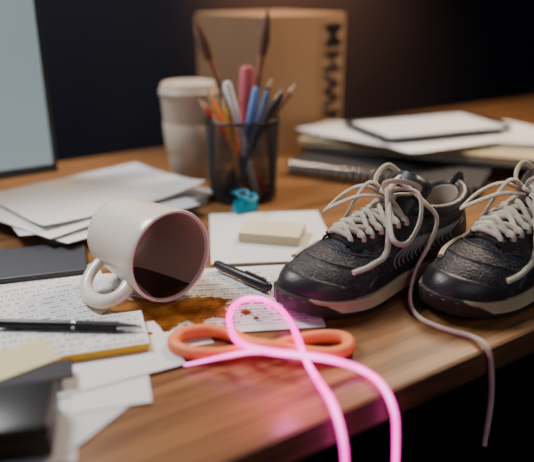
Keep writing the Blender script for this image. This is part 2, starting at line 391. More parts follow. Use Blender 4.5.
rod('pencil','yellow pencil beside the white pen in the mesh holder','pencil',(0.002,-0.035),(-0.017,-0.037),0.150,col('yellow_paint',(0.9,0.5,0.06)),0.0036)
rod('pen','white pen with white cap near the front of the mesh holder','pen',(0.022,-0.028),(-0.005,-0.033),0.168,col('white_plastic',(0.8,0.8,0.83)),0.0050,'pen')
rod('pen','blue capped pen in the middle of the mesh holder','pen',(-0.012,-0.018),(0.011,-0.024),0.158,col('blue_plastic',(0.04,0.10,0.35)),0.0038,'pen',col('pale_blue',(0.14,0.30,0.65)))
rod('marker','thick mauve pink marker standing upright in the mesh holder','marker',(-0.002,0.018),(0.004,0.014),0.178,col('mauve_plastic',(0.45,0.10,0.12),0.5),0.0085,'pen')
rod('pencil','dark pencil leaning right in the mesh holder','pencil',(-0.032,-0.008),(0.032,-0.012),0.176,col('dark_paint',(0.05,0.04,0.05)),0.0038,m2=col('blue_lead',(0.1,0.2,0.5)))
rod('pencil','brown pencil leaning furthest right at the back of the holder','pencil',(-0.034,0.008),(0.043,0.004),0.194,col('brown_paint',(0.20,0.08,0.05)),0.0040)
rod('pen','slate blue pen leaning right at the front of the holder','pen',(-0.012,-0.036),(0.023,-0.036),0.158,col('slate_plastic',(0.10,0.15,0.26)),0.0038,'pen')
rod('pencil','violet pencil between the mauve marker and the brown pencil','pencil',(-0.022,0.024),(0.022,0.020),0.178,col('violet_paint',(0.18,0.10,0.28)),0.0038)
rod('pen','thin black pen leaning right beside the slate blue pen','pen',(-0.026,-0.026),(0.034,-0.028),0.168,M['black'],0.0034,'pen')
rod('pencil','second orange pencil upright behind the white pen','pencil',(0.006,-0.008),(-0.010,-0.010),0.160,col('orange_paint',(0.95,0.27,0.02)),0.0036)
rod('pencil','dull red pencil crossing low inside the front of the holder','pencil',(0.028,-0.020),(-0.034,-0.018),0.140,col('crimson_paint',(0.75,0.04,0.08)),0.0042)
rod('paintbrush','tall dark paintbrush, the left of the two in the holder','paintbrush',(0.018,0.034),(-0.020,0.036),0.256,col('umber_handle',(0.12,0.06,0.035)),0.0046,'brush',col('bristle',(0.12,0.06,0.035),0.9))
rod('paintbrush','tall dark paintbrush, the right of the two in the holder','paintbrush',(0.000,0.022),(0.016,0.030),0.254,col('umber_handle',(0.12,0.06,0.035)),0.0046,'brush',col('bristle',(0.12,0.06,0.035),0.9))
# ---------------------------------------------------------------- teal clip
tcp=at(245,211,0.004)
tc=thing('binder_clip','small teal binder clip at the foot of the pencil holder','clip',(tcp.x,tcp.y,0.0045),math.radians(35))
bm=bmesh.new()
A=[(-0.017,-0.010,0),(0.017,-0.010,0),(0.017,0.010,0),(-0.017,0.010,0),(-0.017,0,0.019),(0.017,0,0.019)]
v=[bm.verts.new(a) for a in A]
for f in ((0,1,5,4),(2,3,4,5),(0,1,2,3),(0,4,3),(1,2,5)): bm.faces.new([v[i] for i in f])
bmesh.ops.bevel(bm,geom=bm.edges[:],offset=0.0012,segments=2,affect='EDGES'); obj('clip_body',bm,M['teal'],tc,True)
for s in (-1,1):
    bm=bmesh.new(); tube(bm,smooth_path([(-0.007,0,0.0195),(-0.008,s*0.008,0.024),(-0.007,s*0.018,0.022),(0,s*0.022,0.020),(0.007,s*0.018,0.022),(0.008,s*0.008,0.024),(0.007,0,0.0195)],6),0.0018,8); obj('wire_handle',bm,M['teal'],tc,True)
# ---------------------------------------------------------------- left: desk pad & papers
o=block('desk_pad',(-40,290),(88,275),0.085,0,0.007,M['grey'],bev=0.002); tag(o,'flat dark grey pad lying in front of the left paper stack','desk pad')
o=block('paper_stack',(57,247),(207,204),0.20,0.0,0.011,M['pages'],bev=0.0003); 
tag(o,'thick stack of white paper in front of the monitor, lowest of its pile','paper stack')
sheet('paper_sheet','white sheet jutting toward the viewer from the left paper pile','paper',(68,247),(216,192),0.19,0.0113,M['paper'],wave=0.0010,curl=((0,0,0.003,0.08),))
sheet('paper_sheet','grey-white second sheet of the left paper pile, turned clockwise','paper',(20,240),(200,207),0.18,0.0142,M['paper2'],wave=0.0012,curl=((0,0,0.004,0.07),(1,0,0.003,0.06)))
sheet('paper_sheet','third white sheet of the left paper pile, under the topmost','paper',(50,240),(192,190),0.18,0.0172,M['paper'],wave=0.0012,curl=((1,0,0.004,0.06),))
sheet('paper_sheet','topmost white sheet of the left paper pile, corner lifted','paper',(44,230),(206,188),0.180,0.0204,M['paper'],wave=0.0016,curl=((1,0,0.009,0.09),(0,0,0.004,0.08)))
# ---------------------------------------------------------------- centre
np_=block('notepad',(211,267),(342,262),0.165,0,0.0035,M['pages']); tag(np_,'white blank notepad lying between the mug and the shoe','notepad')
sk=block('sticky_note_pad',(238,242),(299,247),0.050,0.0037,0.012,M['sticky']); tag(sk,'cream sticky note pad on top of the white notepad','note pad')
def pen(name,label,cat,p,q,z,r,parts):
    A=at(*p,z); B=at(*q,z); A.z=z+r;B.z=z+r; L=(B-A).length; T=(B-A).normalized().to_track_quat('Z','Y').to_matrix().to_4x4()
    t=thing(name,label,cat,(A.x,A.y,z)); T=Matrix.Translation((0,0,r))@T; os={}
    for nm,prof,m in parts(L,r):
        bm=bmesh.new(); lathe(bm,prof,24,T,True,True); os[nm]=obj(nm,bm,m,t,True)
    return t,T,L,os
def p1(L,r): return [('barrel',[(r*0.8,0),(r,0.003),(r,L*0.55)],M['black']),('cap',[(r*1.12,L*0.55),(r*1.12,L-0.003),(r*0.8,L)],M['black'])]
mk,T,L,os_=pen('marker','black capped marker lying behind the mug beside the shoe toe','marker',(216,268),(270,292),0.0037,0.0048,p1)
bm=bmesh.new(); box(bm,(0,0.0066,L*0.75),(0.003,0.0014,L*0.36),0,0.0004,T); obj('clip',bm,M['black'],os_['cap'])
# ---------------------------------------------------------------- papers under mug and front left
sheet('paper_sheet','white sheet peeking out below the coffee spill, left of the orange loop','paper',(70,366),(214,343),0.10,0.0003,M['paper'],wave=0.0001)
sheet('paper_sheet','printed white sheet under the mug, stained with coffee','paper',(84,342),(326,327),0.140,0.0010,M['lined2'],wave=0.0002)
sheet('paper_sheet','lined white sheet left of the mug handle, reaching out of frame','paper',(-30,338),(66,322),0.125,0.0006,M['lined2'],wave=0.0002,length=0.125)
sheet('paper_sheet','closely lined sheet between the mug handle and the yellow edged notepad','paper',(-10,345),(104,322),0.108,0.0016,M['lined'],wave=0.0001)
yp=thing('notepad','yellow edged notepad with ruled top page lying beneath the silver-tipped pen','notepad')
a,d,n,L,w=rect((-40,380),(150,351),0.060,0.0022); c=a+d*L/2+n*w/2
yp.location=(c.x,c.y,0.0032); yp.rotation_euler=(0,0,math.atan2(d.y,d.x))
bm=bmesh.new(); box(bm,(0,0,0.0033),(L,w,0.0066),0,0.0006); pb=obj('page_block',bm,M['yellow'],yp)
bm=bmesh.new(); uv=bm.loops.layers.uv.new('UVMap')
vs=[bm.verts.new((x*L/2,y*w/2,0.0069)) for x,y in ((-1,-1),(1,-1),(1,1),(-1,1))]; f=bm.faces.new(vs)
for lp,u_ in zip(f.loops,((0,0),(1,0),(1,1),(0,1))): lp[uv].uv=u_
obj('top_page',bm,ruled('pad_lines',(0.77,0.76,0.73),(0.07,0.09,0.15),6,True,0.02,50,0.8),yp,up=True)
def p2(L,r): return [('barrel',[(r*0.9,0),(r,0.002),(r,L*0.62)],M['black']),('grip',[(r*1.03,L*0.62),(r*1.03,L*0.86)],M['blackmatte']),
   ('tip_cone',[(r,L*0.86),(r*0.8,L*0.9),(r*0.3,L*0.98)],M['silver']),('point',[(r*0.28,L*0.98),(r*0.1,L)],M['black']),('ring',[(r*1.08,L*0.60),(r*1.08,L*0.62)],M['silver'])]
pen('ballpoint_pen','black ballpoint pen with silver tip lying across the ruled notepad','pen',(-30,327),(143,331),0.0104,0.0042,p2)
sheet('paper_sheet','loose white sheet whose right corner points at the orange loop','paper',(44,402),(186,364),0.080,0.0022,M['paper'],wave=0.0003)
sheet('paper_sheet','white envelope sheet at the bottom left corner beside the black box','paper',(40,476),(150,390),0.085,0.0008,M['paper2'],wave=0.0003)
sheet('paper_sheet','narrow white sheet slanting under the loose sheet near the yellow notepad','paper',(70,414),(152,402),0.05,0.0016,M['paper'],wave=0.0001)
sheet('paper_sheet','pale sheet lying under the black box at the frame corner','paper',(-40,480),(76,462),0.10,0.0002,M['paper'],wave=0.0001)
o=block('card_slip',(-30,396),(74,378),0.025,0.0104,0.002,M['blackmatte']); tag(o,'thin black card slip under the pale yellow note','card')
sheet('sticky_note','pale yellow note lying on the left end of the notepad','note',(-30,392),(62,358),0.042,0.0128,M['cream'],wave=0.0002)
bb=thing('black_case','small black box out of focus in the bottom left corner','box')
a,d,n,L,w=rect((-60,474),(54,458),0.055,0.002); c=a+d*L/2+n*w/2; bb.location=(c.x,c.y,0.0022); bb.rotation_euler=(0,0,math.atan2(d.y,d.x))
bm=bmesh.new(); box(bm,(0,0,0.008),(L,w,0.016),0,0.002); obj('case_base',bm,M['black'],bb,True)
bm=bmesh.new(); box(bm,(0,0,0.0210),(L,w,0.009),0,0.002); obj('case_lid',bm,M['black'],bb,True)
# ---------------------------------------------------------------- mug
mugz=0.0022
R0,R1,ML=0.0380,0.0460,0.096; dl=math.radians(0.2)
th=math.radians(43)
ax=Vector((math.sin(th)*math.cos(dl),-math.cos(th)*math.cos(dl),math.sin(dl)))
zc=mugz+R1*math.cos(dl)
mouth=at(172,257,zc)
basec=mouth-ax*ML
mug=thing('mug','cream ceramic mug tipped on its side, spilling coffee','mug',(basec.x,basec.y,mugz))
zax=ax; xh=Vector((-math.cos(th),-math.sin(th),0))
be=math.radians(30)
hd=(xh*math.cos(be)+Vector((0,0,-1))*math.sin(be)); hd=(hd-zax*hd.dot(zax)).normalized()
yh=zax.cross(hd)
MT=Matrix(((hd.x,yh.x,zax.x,0),(hd.y,yh.y,zax.y,0),(hd.z,yh.z,zax.z,basec.z-mugz),(0,0,0,1)))
T_=0.0036
bm=bmesh.new()
def Ro(z): return R0+(R1-R0)*z/ML
prof=[(0,0.003),(R0-0.008,0.003),(R0-0.007,0.0),(R0-0.002,0.0),(R0,0.003)]+[(Ro(z),z) for z in (0.02,0.05,0.08,ML-0.002)]+[(R1-0.0009,ML),(R1-T_+0.0006,ML),(R1-T_,ML-0.002),(Ro(ML-0.004)-T_,ML-0.004)]+[(Ro(z)-T_,z) for z in (0.08,0.05,0.02,0.010)]+[(R0-0.008,0.0055),(0,0.005)]
lathe(bm,prof,72,MT,mi=12)
bmesh.ops.remove_doubles(bm,verts=bm.verts,dist=1e-6)
obj('mug_body',bm,[M['mug'],M['muginside']],mug,True)
bm=bmesh.new()
hp=[(Ro(0.078)-0.003,0,0.077),(Ro(0.08)+0.012,0,0.081),(Ro(0.07)+0.026,0,0.072),(Ro(0.05)+0.032,0,0.052),(Ro(0.03)+0.027,0,0.031),(Ro(0.02)+0.013,0,0.020),(Ro(0.02)-0.003,0,0.018)]
tube(bm,[MT@p for p in smooth_path(hp,8)],0.0072,16,flat=0.74,up=None); obj('handle',bm,M['mug'],mug,True)
lvl=mugz+T_+0.0064
bm=bmesh.new()
def inner(z): 
    c=basec+ax*z; r=Ro(z)-T_-0.0002; return c,r
side=Vector((-ax.y,ax.x,0)).normalized(); upv=side.cross(ax).normalized()
if upv.z<0: upv=-upv
NZ,NS=24,12; grid=[]; gtop=[]
z0=0.007
while z0<ML*0.8 and (inner(z0)[0].z-lvl)>inner(z0)[1]*0.9995: z0+=0.001
zs=[z0+(ML-0.003-z0)*i/NZ for i in range(NZ+1)]
for z in zs:
    c,r=inner(z); h=(c.z-lvl)/upv.z; h=min(h,r*0.9998); a0=math.acos(h/r)
    row=[]; rt=[]
    for k in range(NS+1):
        a=-a0+2*a0*k/NS
        row.append(bm.verts.new(c+side*math.sin(a)*r-upv*math.cos(a)*r))
        x=math.sin(a0)*r*(2*k/NS-1); rt.append(bm.verts.new(c+side*x-upv*h))
    grid.append(row); gtop.append(rt)
for g_ in (grid,gtop):
    for i in range(NZ):
        for k in range(NS): bm.faces.new((g_[i][k],g_[i+1][k],g_[i+1][k+1],g_[i][k+1]))
for k in range(NS):
    for i in (0,NZ): bm.faces.new((grid[i][k],grid[i][k+1],gtop[i][k+1],gtop[i][k]))
bmesh.ops.remove_doubles(bm,verts=bm.verts,dist=1e-6)
tag(obj('coffee',bm,M['coffee'],None,True,True),'dark coffee pooled inside the tipped mug','coffee')
# spill
bm=bmesh.new()
def blob(cpx,pts,z):
    c=at(*cpx,z); ps=[at(*p,z) for p in pts]; ps=smooth_path(ps,6,True)
    cv=bm.verts.new(c); rim=[]
    for i,p in enumerate(ps):
        q=c+(p-c)*(1+0.26*noise.noise(p*150)); rim.append(bm.verts.new(q))
    mid=[bm.verts.new(c+(v.co-c)*0.9+Vector((0,0,0.0006))) for v in rim]
    cv.co.z+=0.0007
    n=len(rim)
    for i in range(n):
        bm.faces.new((rim[i],rim[(i+1)%n],mid[(i+1)%n],mid[i])); bm.faces.new((mid[i],mid[(i+1)%n],cv))
ZS=0.0022
blob((178,311),[(112,304),(138,298),(165,302),(192,296),(216,297),(232,300),(222,308),(234,318),(210,317),(204,328),(186,320),(166,333),(150,321),(126,324)],ZS)
for (x,y,s) in ((246,312,4),(218,328,3.5),(136,331,4),(244,299,3),(106,314,3),(150,334,2.5),(192,331,3),(122,330,2),(256,318,2),(228,324,2.5)):
    blob((x,y),[(x-s*1.3,y),(x,y-s*.7),(x+s*1.4,y),(x,y+s*.7)],ZS)
so=tag(obj('coffee_spill',bm,M['stain'],None,True,True,up=True),'brown coffee spill spreading on the sheet below the mug','spill')
# ---------------------------------------------------------------- orange figure-eight loop
bm=bmesh.new()
OZ=0.0066
pp=[(246,350,0),(222,354,0),(192,353,0),(174,345,0),(180,335,0),(205,330,0),(230,334,0),(246,342,0.002),(272,347,0.006),(303,352,0.002),(330,354,0),(348,348,0),(346,339,0),(330,336,0),(308,338,0),(288,343,0),(266,349,0)]
tube(bm,smooth_path([at(x,y,OZ+z) for x,y,z in pp],7,True),0.0056,14,True)
tag(obj('rubber_loop',bm,M['orange'],None,True,True),'orange rubber cord twisted into a figure of eight under the pink light','rubber cord')
# ---------------------------------------------------------------- neon cord
bm=bmesh.new()
NR_=0.0028
def k(px,py,z=0.0033): return at(px,py,z)
pts=[at_edge(346,500,0.008),at_edge(345,462,0.008),at_edge(342,436,0.007),at(333,405,0.005),k(319,382),k(309,366,0.006),k(302,350,0.0158),k(293,327,0.0155),k(280,309,0.007),k(262,299,0.005),k(244,299,0.005),k(231,310,0.005),k(230,327,0.009),k(240,343,0.0165),k(266,351,0.0205),k(300,355,0.0222),k(332,360,0.0165),k(360,369,0.005),k(381,384,0.0042),at_edge(393,408,0.007),at_edge(396,436,0.008),at_edge(394,500,0.008)]
tube(bm,smooth_path(pts,8),NR_,14)
tube(bm,smooth_path([k(184,365,0.0056),k(204,361,0.0072),k(226,356,0.0150),k(248,352,0.0182),k(268,351,0.0203)],8),lambda u:0.0010+0.0012*u,12)
tag(obj('neon_cord',bm,M['neon'],None,True,True),'glowing pink neon cord looped on the desk and hanging over its edge','light cord')
# ---------------------------------------------------------------- stack behind shoes
def book(name,label,cat,p0,p1,w,z,th,cover,pages,spiral=False,length=None,bound=0.0012,group=None):
    a,d,n,L,w=rect(p0,p1,w,z,length); c=a+d*L/2+n*w/2
    t=thing(name,label,cat,(c.x,c.y,z),math.atan2(d.y,d.x),group)
    for zz in (bound/2,th-bound/2):
        bm=bmesh.new(); box(bm,(0,0,zz),(L,w,bound),0,0.0004); obj('cover',bm,cover,t)
    bm=bmesh.new(); box(bm,(0,0.001,th/2),(L-0.004,w-0.004,th-2*bound),0,0.0003); obj('page_block',bm,pages,t)
    if spiral:
        bm=bmesh.new(); N=int(L/0.0115)
        for i in range(N):
            x=-L/2+0.01+i*(L-0.02)/(N-1); 
            tube(bm,[Vector((x,-w/2+0.001+0.0095*math.cos(q),th/2+(th/2+0.0030)*math.sin(q))) for q in [2*PI*s/14 for s in range(14)]],0.0018,6,True)
        obj('spiral_binding',bm,M['silver'],t,True)
    return t
book('spiral_notebook','black spiral notebook at the bottom of the stack behind the shoes','notebook',(286,172),(478,198),0.14,0.0045,0.015,M['blackmatte'],M['blackmatte'],True)
book('notebook','thin black notebook second from the bottom behind the shoes','notebook',(304,149),(552,172),0.125,0.0225,0.008,M['blackmatte'],M['pages'])
book('folder','manila folder of papers in the stack behind the shoes','folder',(298,144),(540,166),0.125,0.0308,0.009,col('manila',(0.50,0.40,0.25),0.8),M['tanpages'])
o=block('paper_stack',(320,140),(552,150),0.120,0.040,0.009,M['pages'],bev=0.0003); tag(o,'stack of white pages under the top notebook behind the shoes','paper stack')
sheet('paper_sheet','loose white sheet poking out left of the stack behind shoes','paper',(296,130),(400,149),0.09,0.0494,M['paper2'],wave=0.0001,curl=((0,0,0.003,0.05),))
sheet('paper_sheet','loose white sheet poking out right of the stack behind shoes','paper',(410,154),(560,133),0.12,0.0500,M['paper'],wave=0.0001,curl=((0,0,0.0015,0.03),))
book('notebook','topmost notebook with pale pages and black lower cover, on the stack','notebook',(384,142),(512,130),0.140,0.0525,0.010,M['black'],M['blackmatte'],bound=0.002)
sheet('paper_sheet','white cover sheet lying on the topmost notebook behind shoes','paper',(390,138),(508,127),0.128,0.0628,M['paper2'],wave=0.0004)
# ---------------------------------------------------------------- shoes
def make_shoe(name,label,toe,ang,mir,L=0.246,longlace=None,HS=1.0):
    d=Vector((math.cos(ang),math.sin(ang),0)); heel=toe-d*L
    t=thing(name,label,'shoe',(heel.x,heel.y,0.0),ang,'pair of running shoes')
    ol=[(0,0),(.035,.020),(.13,.031),(.33,.031),(.5,.035),(.7,.045),(.84,.041),(.94,.029),(.99,.013),(1,-.004),(.965,-.020),(.88,-.034),(.72,-.042),(.5,-.039),(.33,-.035),(.13,-.032),(.035,-.021)]
    dense=smooth_path([Vector((x*L,y*mir,0)) for x,y in ol],10,True)
    if mir<0: dense=[dense[0]]+dense[1:][::-1]
    cum=[0]
    for i in range(len(dense)): cum.append(cum[-1]+(dense[(i+1)%len(dense)]-dense[i]).length)
    def O(f):
        s=(f%1.0)*cum[-1]
        i=max(0,min(len(dense)-1,bisect.bisect_right(cum,s)-1)); q=(s-cum[i])/max(1e-9,cum[i+1]-cum[i])
        return dense[i].lerp(dense[(i+1)%len(dense)],q)
    def ts(x): 
        q=max(0,(x/L-0.70)/0.30); h=max(0,(0.12-x/L)/0.12); return 0.010*q*q+0.004*h*h
    def zt(x): return 0.0175+0.010*(1-x/L)+ts(x)
    def Cc(f):
        ph=PI-2*PI*f
        s=math.cos(ph)
        return Vector((L*(.235+.20*s),0.0290*math.sin(ph)*(1-0.12*s),HS*(0.065+0.017*(0.5+0.5*s)**1.5+0.020*(0.5-0.5*s)**2.5)))
    def S(f,u):
        o=O(f); w=max(0,min(1,(o.x/L-.30)/.70)); c=Cc(f)
        P0=Vector((o.x*0.985+0.002,o.y*0.97,zt(o.x)-0.003))
        P1=P0+Vector((0.002*w,o.y*0.07,0.036-0.006*w))
        P2=c+Vector((0.26*L*w, (o.y*0.66-c.y)*w*0.9+math.copysign(0.003,c.y)*(1-w), -0.027-0.001*w))
        v=1-u
        p=P0*v**3+P1*3*v*v*u+P2*3*v*u*u+c*u**3
        wr=math.sin(PI*u)**2*w*(1 if o.x<0.9*L else 0.3)
        p.z+=0.0012*wr*math.sin(p.x*260+p.y*50)
        return p
    def Nn(f,u,e=0.004):
        a=S(f+e,u)-S(f-e,u); b=S(f,min(1,u+e))-S(f,max(0,u-e)); n=a.cross(b); 
        n=n.normalized()
        return n if n.dot(S(f,u)-Vector((S(f,u).x*0.8+0.02,0,0.03)))>0 else -n
    NF,NU=96,26
    bm=bmesh.new(); G_=[[bm.verts.new(S(i/NF,k_/NU)) for k_ in range(NU+1)] for i in range(NF)]
    for i in range(NF):
        for k_ in range(NU): bm.faces.new((G_[i][k_],G_[(i+1)%NF][k_],G_[(i+1)%NF][k_+1],G_[i][k_+1]))
    bvh=BVHTree.FromBMesh(bm); up_=obj('upper',bm,M['shoe'],t,True)
    def top(x,y,off=0.0):
        h=bvh.ray_cast(Vector((x,y,0.3)),Vector((0,0,-1)))
        return (h[0]+Vector((0,0,off))) if h[0] else Vector((x,y,0.083*HS+off))
    def ringsolid(nm,levels,m,tread=0):
        bm=bmesh.new(); R=[]
        for (zf,sc) in levels:
            R.append([])
            for i in range(NF*2):
                o=O(i/(NF*2)); cx=L*0.5; g_=sc-(tread*(i%4<2) if tread else 0)
                R[-1].append(bm.verts.new((cx+(o.x-cx)*(1+(g_-1)*0.45),o.y*g_,zf(o.x))))
        n=NF*2
        for A_,B_ in zip(R,R[1:]):
            for i in range(n): bm.faces.new((A_[i],A_[(i+1)%n],B_[(i+1)%n],B_[i]))
        bm.faces.new(R[0]); bm.faces.new(R[-1][::-1]); return obj(nm,bm,m,t,True)
    msl=ringsolid('midsole',[(lambda x:0.006+ts(x),1.0),(lambda x:0.0075+ts(x),1.05),(lambda x:0.5*zt(x)+0.004+0.4*ts(x),1.02),(lambda x:zt(x)-0.003,1.06),(lambda x:zt(x)-0.0005,1.05),(lambda x:zt(x),0.97)],M['midsole'])
    tb=lambda x:0.011*max(0,min(1,(x/L-.84)/.12))
    osl=ringsolid('outsole',[(lambda x:0.0+ts(x),0.93),(lambda x:0.001+ts(x),1.0),(lambda x:0.0035+ts(x),1.06),(lambda x:0.0062+ts(x)+tb(x),1.075),(lambda x:0.0072+ts(x)+tb(x),1.03)],M['outsole'],0.014)
    def patch(nm,f0,f1,u0,u1,m,off=0.0014,nf=30,nu=10,par=None):
        bm=bmesh.new(); A_=[]
        for i in range(nf+1):
            row=[]
            f=f0+(f1-f0)*i/nf; a_=u0(i/nf) if callable(u0) else u0; b_=u1(i/nf) if callable(u1) else u1
            for k_ in range(nu+1):
                u=a_+(b_-a_)*k_/nu; e=min(1,min(k_,nu-k_)/1.0,min(i,nf-i)/1.0); row.append(bm.verts.new(S(f,u)+Nn(f,u)*(off*e-0.0002)))
            A_.append(row)
        for i in range(nf):
            for k_ in range(nu): bm.faces.new((A_[i][k_],A_[i+1][k_],A_[i+1][k_+1],A_[i][k_+1]))
        return obj(nm,bm,m,par or t,True)
    patch('toe_guard',0.37,0.63,0.0,lambda q:0.10+0.16*math.sin(PI*q)**0.7,M['leather'],0.0018)
    patch('heel_counter',-0.12,0.12,0.03,lambda q:0.35+0.5*math.sin(PI*q),M['greyoverlay'],0.0016)
    for a_,b_ in ((0.13,0.36),(0.64,0.87)): patch('side_overlay',a_,b_,0.03,lambda q:0.12+0.12*math.sin(PI*q),M['leather'],0.0012)
    for s in (0,1):
        for (fa,fb,wd) in ((0.345,0.315,0.018),(0.300,0.275,0.018),(0.235,0.235,0.016)):
            bm=bmesh.new(); A_=[]
            for i in range(17):
                u=0.10+0.60*i/16; fc=fa+(fb-fa)*i/16; row=[]
                for k_ in range(5):
                    f=fc+wd*(k_/4-0.5)*(1-0.35*i/16); f=f if not s else 1-f
                    row.append(bm.verts.new(S(f,u)+Nn(f,u)*(0.0014 if 0<k_<4 else 0)))
                A_.append(row)
            for i in range(16):
                for k_ in range(4): bm.faces.new((A_[i][k_],A_[i+1][k_],A_[i+1][k_+1],A_[i][k_+1]))
            obj('saddle_strap',bm,M['leather'],t,True)
    for s in (0,1):
        bm=bmesh.new()
        for j in range(14):
            f0=0.115+0.0135*j; 
            pth=[]
            for q in range(13):
                f=f0+0.03*math.sin(PI*q/12) ; u=0.22+0.46*q/12
                if s: f=1-f
                pth.append(S(f,u)+Nn(f,u)*0.0019)
            tube(bm,pth,0.0007,6)
        obj('stripe_panel',bm,M['stripe'],t,True)
    bm=bmesh.new()
    for uu,ff in ((0.34,0.36),(0.46,0.33)):
        tube(bm,[S(f,uu+0.1*math.sin(PI*(f-ff)/(1-2*ff)))+Nn(f,uu)*0.0004 for f in [ff+(1-2*ff)*i/50 for i in range(51)]],0.0007,6)
    obj('seam',bm,M['greyoverlay'],up_,True)
    bm=bmesh.new(); ring=[Cc(i/64) for i in range(64)]
    tube(bm,ring,0.0068,12,True); cl=obj('collar',bm,M['leather'],t,True)
    bm=bmesh.new(); cen=Vector((L*.235,0,0)); R=[]
    for kk,(sc,dz) in enumerate(((0.93,0.003),(0.82,0.0),(0.78,-0.012),(0.85,-0.030),(0.9,-0.044))):
        R.append([])
        for i in range(64):
            c=Cc(i/64); R[-1].append(bm.verts.new((cen.x+(c.x-cen.x)*sc,c.y*sc,max(0.031,c.z+dz) if kk<4 else 0.031)))
    for A_,B_ in zip(R,R[1:]):
        for i in range(64): bm.faces.new((A_[i],A_[(i+1)%64],B_[(i+1)%64],B_[i]))
    bm.faces.new(R[-1]); obj('lining',bm,M['lining'],t,True)
    bm=bmesh.new(); c0=Cc(0)
    tube(bm,smooth_path([c0+Vector((-0.004,0,-0.02)),c0+Vector((-0.008,0,0.004)),c0+Vector((-0.003,0,0.010)),c0+Vector((0.007,0,0.003))],6),0.0045,8,flat=0.4,up=Vector((0,1,0)));obj('pull_tab',bm,M['greyoverlay'],cl,True)
    # tongue
    bm=bmesh.new(); rows=[]
    ys=(-1,-.75,-.5,-.25,0,.25,.5,.75,1)
    for side_ in (1,0):
        rr=[]
        for xf in (0.73,0.67,0.61,0.55,0.49,0.455):
            hw=0.012+0.010*(0.73-xf)/0.28
            rr.append([top(xf*L,y*hw,0.0036 if side_ else 0.0004)+Vector((0,0,-0.001*abs(y))) for y in ys])
        for (xf,z,hw) in ((0.425,0.093,0.022),(0.40,0.099,0.024),(0.38,0.104,0.0245),(0.362,0.108,0.023),(0.35,0.111,0.018)):
            off=Vector((0.004,0,0.003)) if side_ else Vector((-0.003,0,-0.002))
            rr.append([Vector((xf*L-0.010*y*y,y*hw,z*HS-0.007*y*y))+off for y in ys])
        rows.append([[bm.verts.new(p) for p in r_] for r_ in rr])
    for rr in rows:
        for A_,B_ in zip(rr,rr[1:]):
            for i in range(8): bm.faces.new((A_[i],A_[i+1],B_[i+1],B_[i]))
    for i in range(8): bm.faces.new((rows[0][-1][i],rows[0][-1][i+1],rows[1][-1][i+1],rows[1][-1][i])); bm.faces.new((rows[0][0][i],rows[0][0][i+1],rows[1][0][i+1],rows[1][0][i]))
    for A_,B_ in zip(range(len(rows[0])-1),range(1,len(rows[0]))):
        for i in (0,8): bm.faces.new((rows[0][A_][i],rows[0][B_][i],rows[1][B_][i],rows[1][A_][i]))
    tg=obj('tongue',bm,M['leather'],t,True)
    nrow=7; ey={}
    for s in (-1,1):
        bm=bmesh.new(); rws=[]
        for i in range(15):
            x=(0.74-0.29*i/14)*L; yi=0.0105+0.0085*i/14; wd=0.011
            rws.append([bm.verts.new(top(x,s*(yi+wd*q/4),0.0052 if 0<q<4 else 0.001)) for q in range(5)])
        for A_,B_ in zip(rws,rws[1:]):
            for q in range(4): bm.faces.new((A_[q],A_[q+1],B_[q+1],B_[q]))
        es_=obj('eyestay',bm,M['leather'],t,True)
        for i in range(nrow):
            x=(0.72-0.25*i/(nrow-1))*L; y=s*(0.0155+0.0075*i/(nrow-1)); ey[(s,i)]=top(x,y,0.0058)
        bm=bmesh.new()
        for i in range(nrow):
            e=ey[(s,i)]; tube(bm,[e+Vector((0.0034*math.cos(q),0.0034*math.sin(q),0)) for q in [2*PI*z/12 for z in range(12)]],0.0009,6,True)
        obj('eyelets',bm,M['darkmetal'],es_,True)
    LR=0.0029
    def mid(a,b,h): 
        m_=(a+b)/2; tt=top(m_.x,m_.y,0).z; return Vector((m_.x,m_.y,max(m_.z,tt+0.006)+h))
    bm=bmesh.new()
    a,b_=ey[(-1,0)],ey[(1,0)]
    dn=Vector((0,0,-0.004))
    tube(bm,smooth_path([a+dn,a+Vector((0,0.003,0.003)),mid(a,b_,0.002),b_+Vector((0,-0.003,0.003)),b_+dn],6),LR,8,flat=0.6)
    for i in range(nrow-1):
        for s,h in ((-1,0.001),(1,0.0055)):
            a,b_=ey[(s,i)],ey[(-s,i+1)]; j1=random.uniform(-.004,.004)
            tube(bm,smooth_path([a+dn,a+Vector((0,-s*0.003,0.0035)),mid(a,b_,h+random.uniform(0,.003))+Vector((j1,0,0)),b_+Vector((0,s*0.004,0.0045)),b_+Vector((0,-s*0.003,0.002)),b_+Vector((0,-s*0.004,-0.003))],6),LR,8,flat=0.6)
    K=top(0.475*L,0,0)+Vector((0.0,0,0.015))
    for s in (-1,1):
        e=ey[(s,nrow-1)]; tube(bm,smooth_path([e+dn,e+Vector((0,-s*0.003,0.006)),K+Vector((0,s*0.004,0))],6),LR,8,flat=0.6)
    lc=obj('laces',bm,M['lace'],t,True)
    bm=bmesh.new()
    tube(bm,smooth_path([K+Vector(p) for p in ((-.005,-.006,0),(0,-.007,.004),(.006,0,.006),(.003,.007,.003),(-.005,.005,-.001),(-.006,-.002,.003))],6,True),0.0030,8,True)
    obj('knot',bm,M['lace'],lc,True)
    def loopy(nm,ps,r=LR):
        bm=bmesh.new(); tube(bm,smooth_path([Vector(p) for p in ps],9),r,8,flat=0.65); return obj(nm,bm,M['lace'],lc,True)
    kx,kz=K.x,K.z
    j=lambda a:random.uniform(-a,a)
    loopy('bow_loop',[(kx,0.002,kz),(kx+0.004,0.016,kz+0.012),(kx-0.006+j(.004),0.034,kz+0.010),(kx+0.004,0.048,kz-0.010),(kx+0.024,0.052,kz-0.028),(kx+0.034,0.042,kz-0.024),(kx+0.016,0.018,kz+0.001),(kx,0.002,kz)])
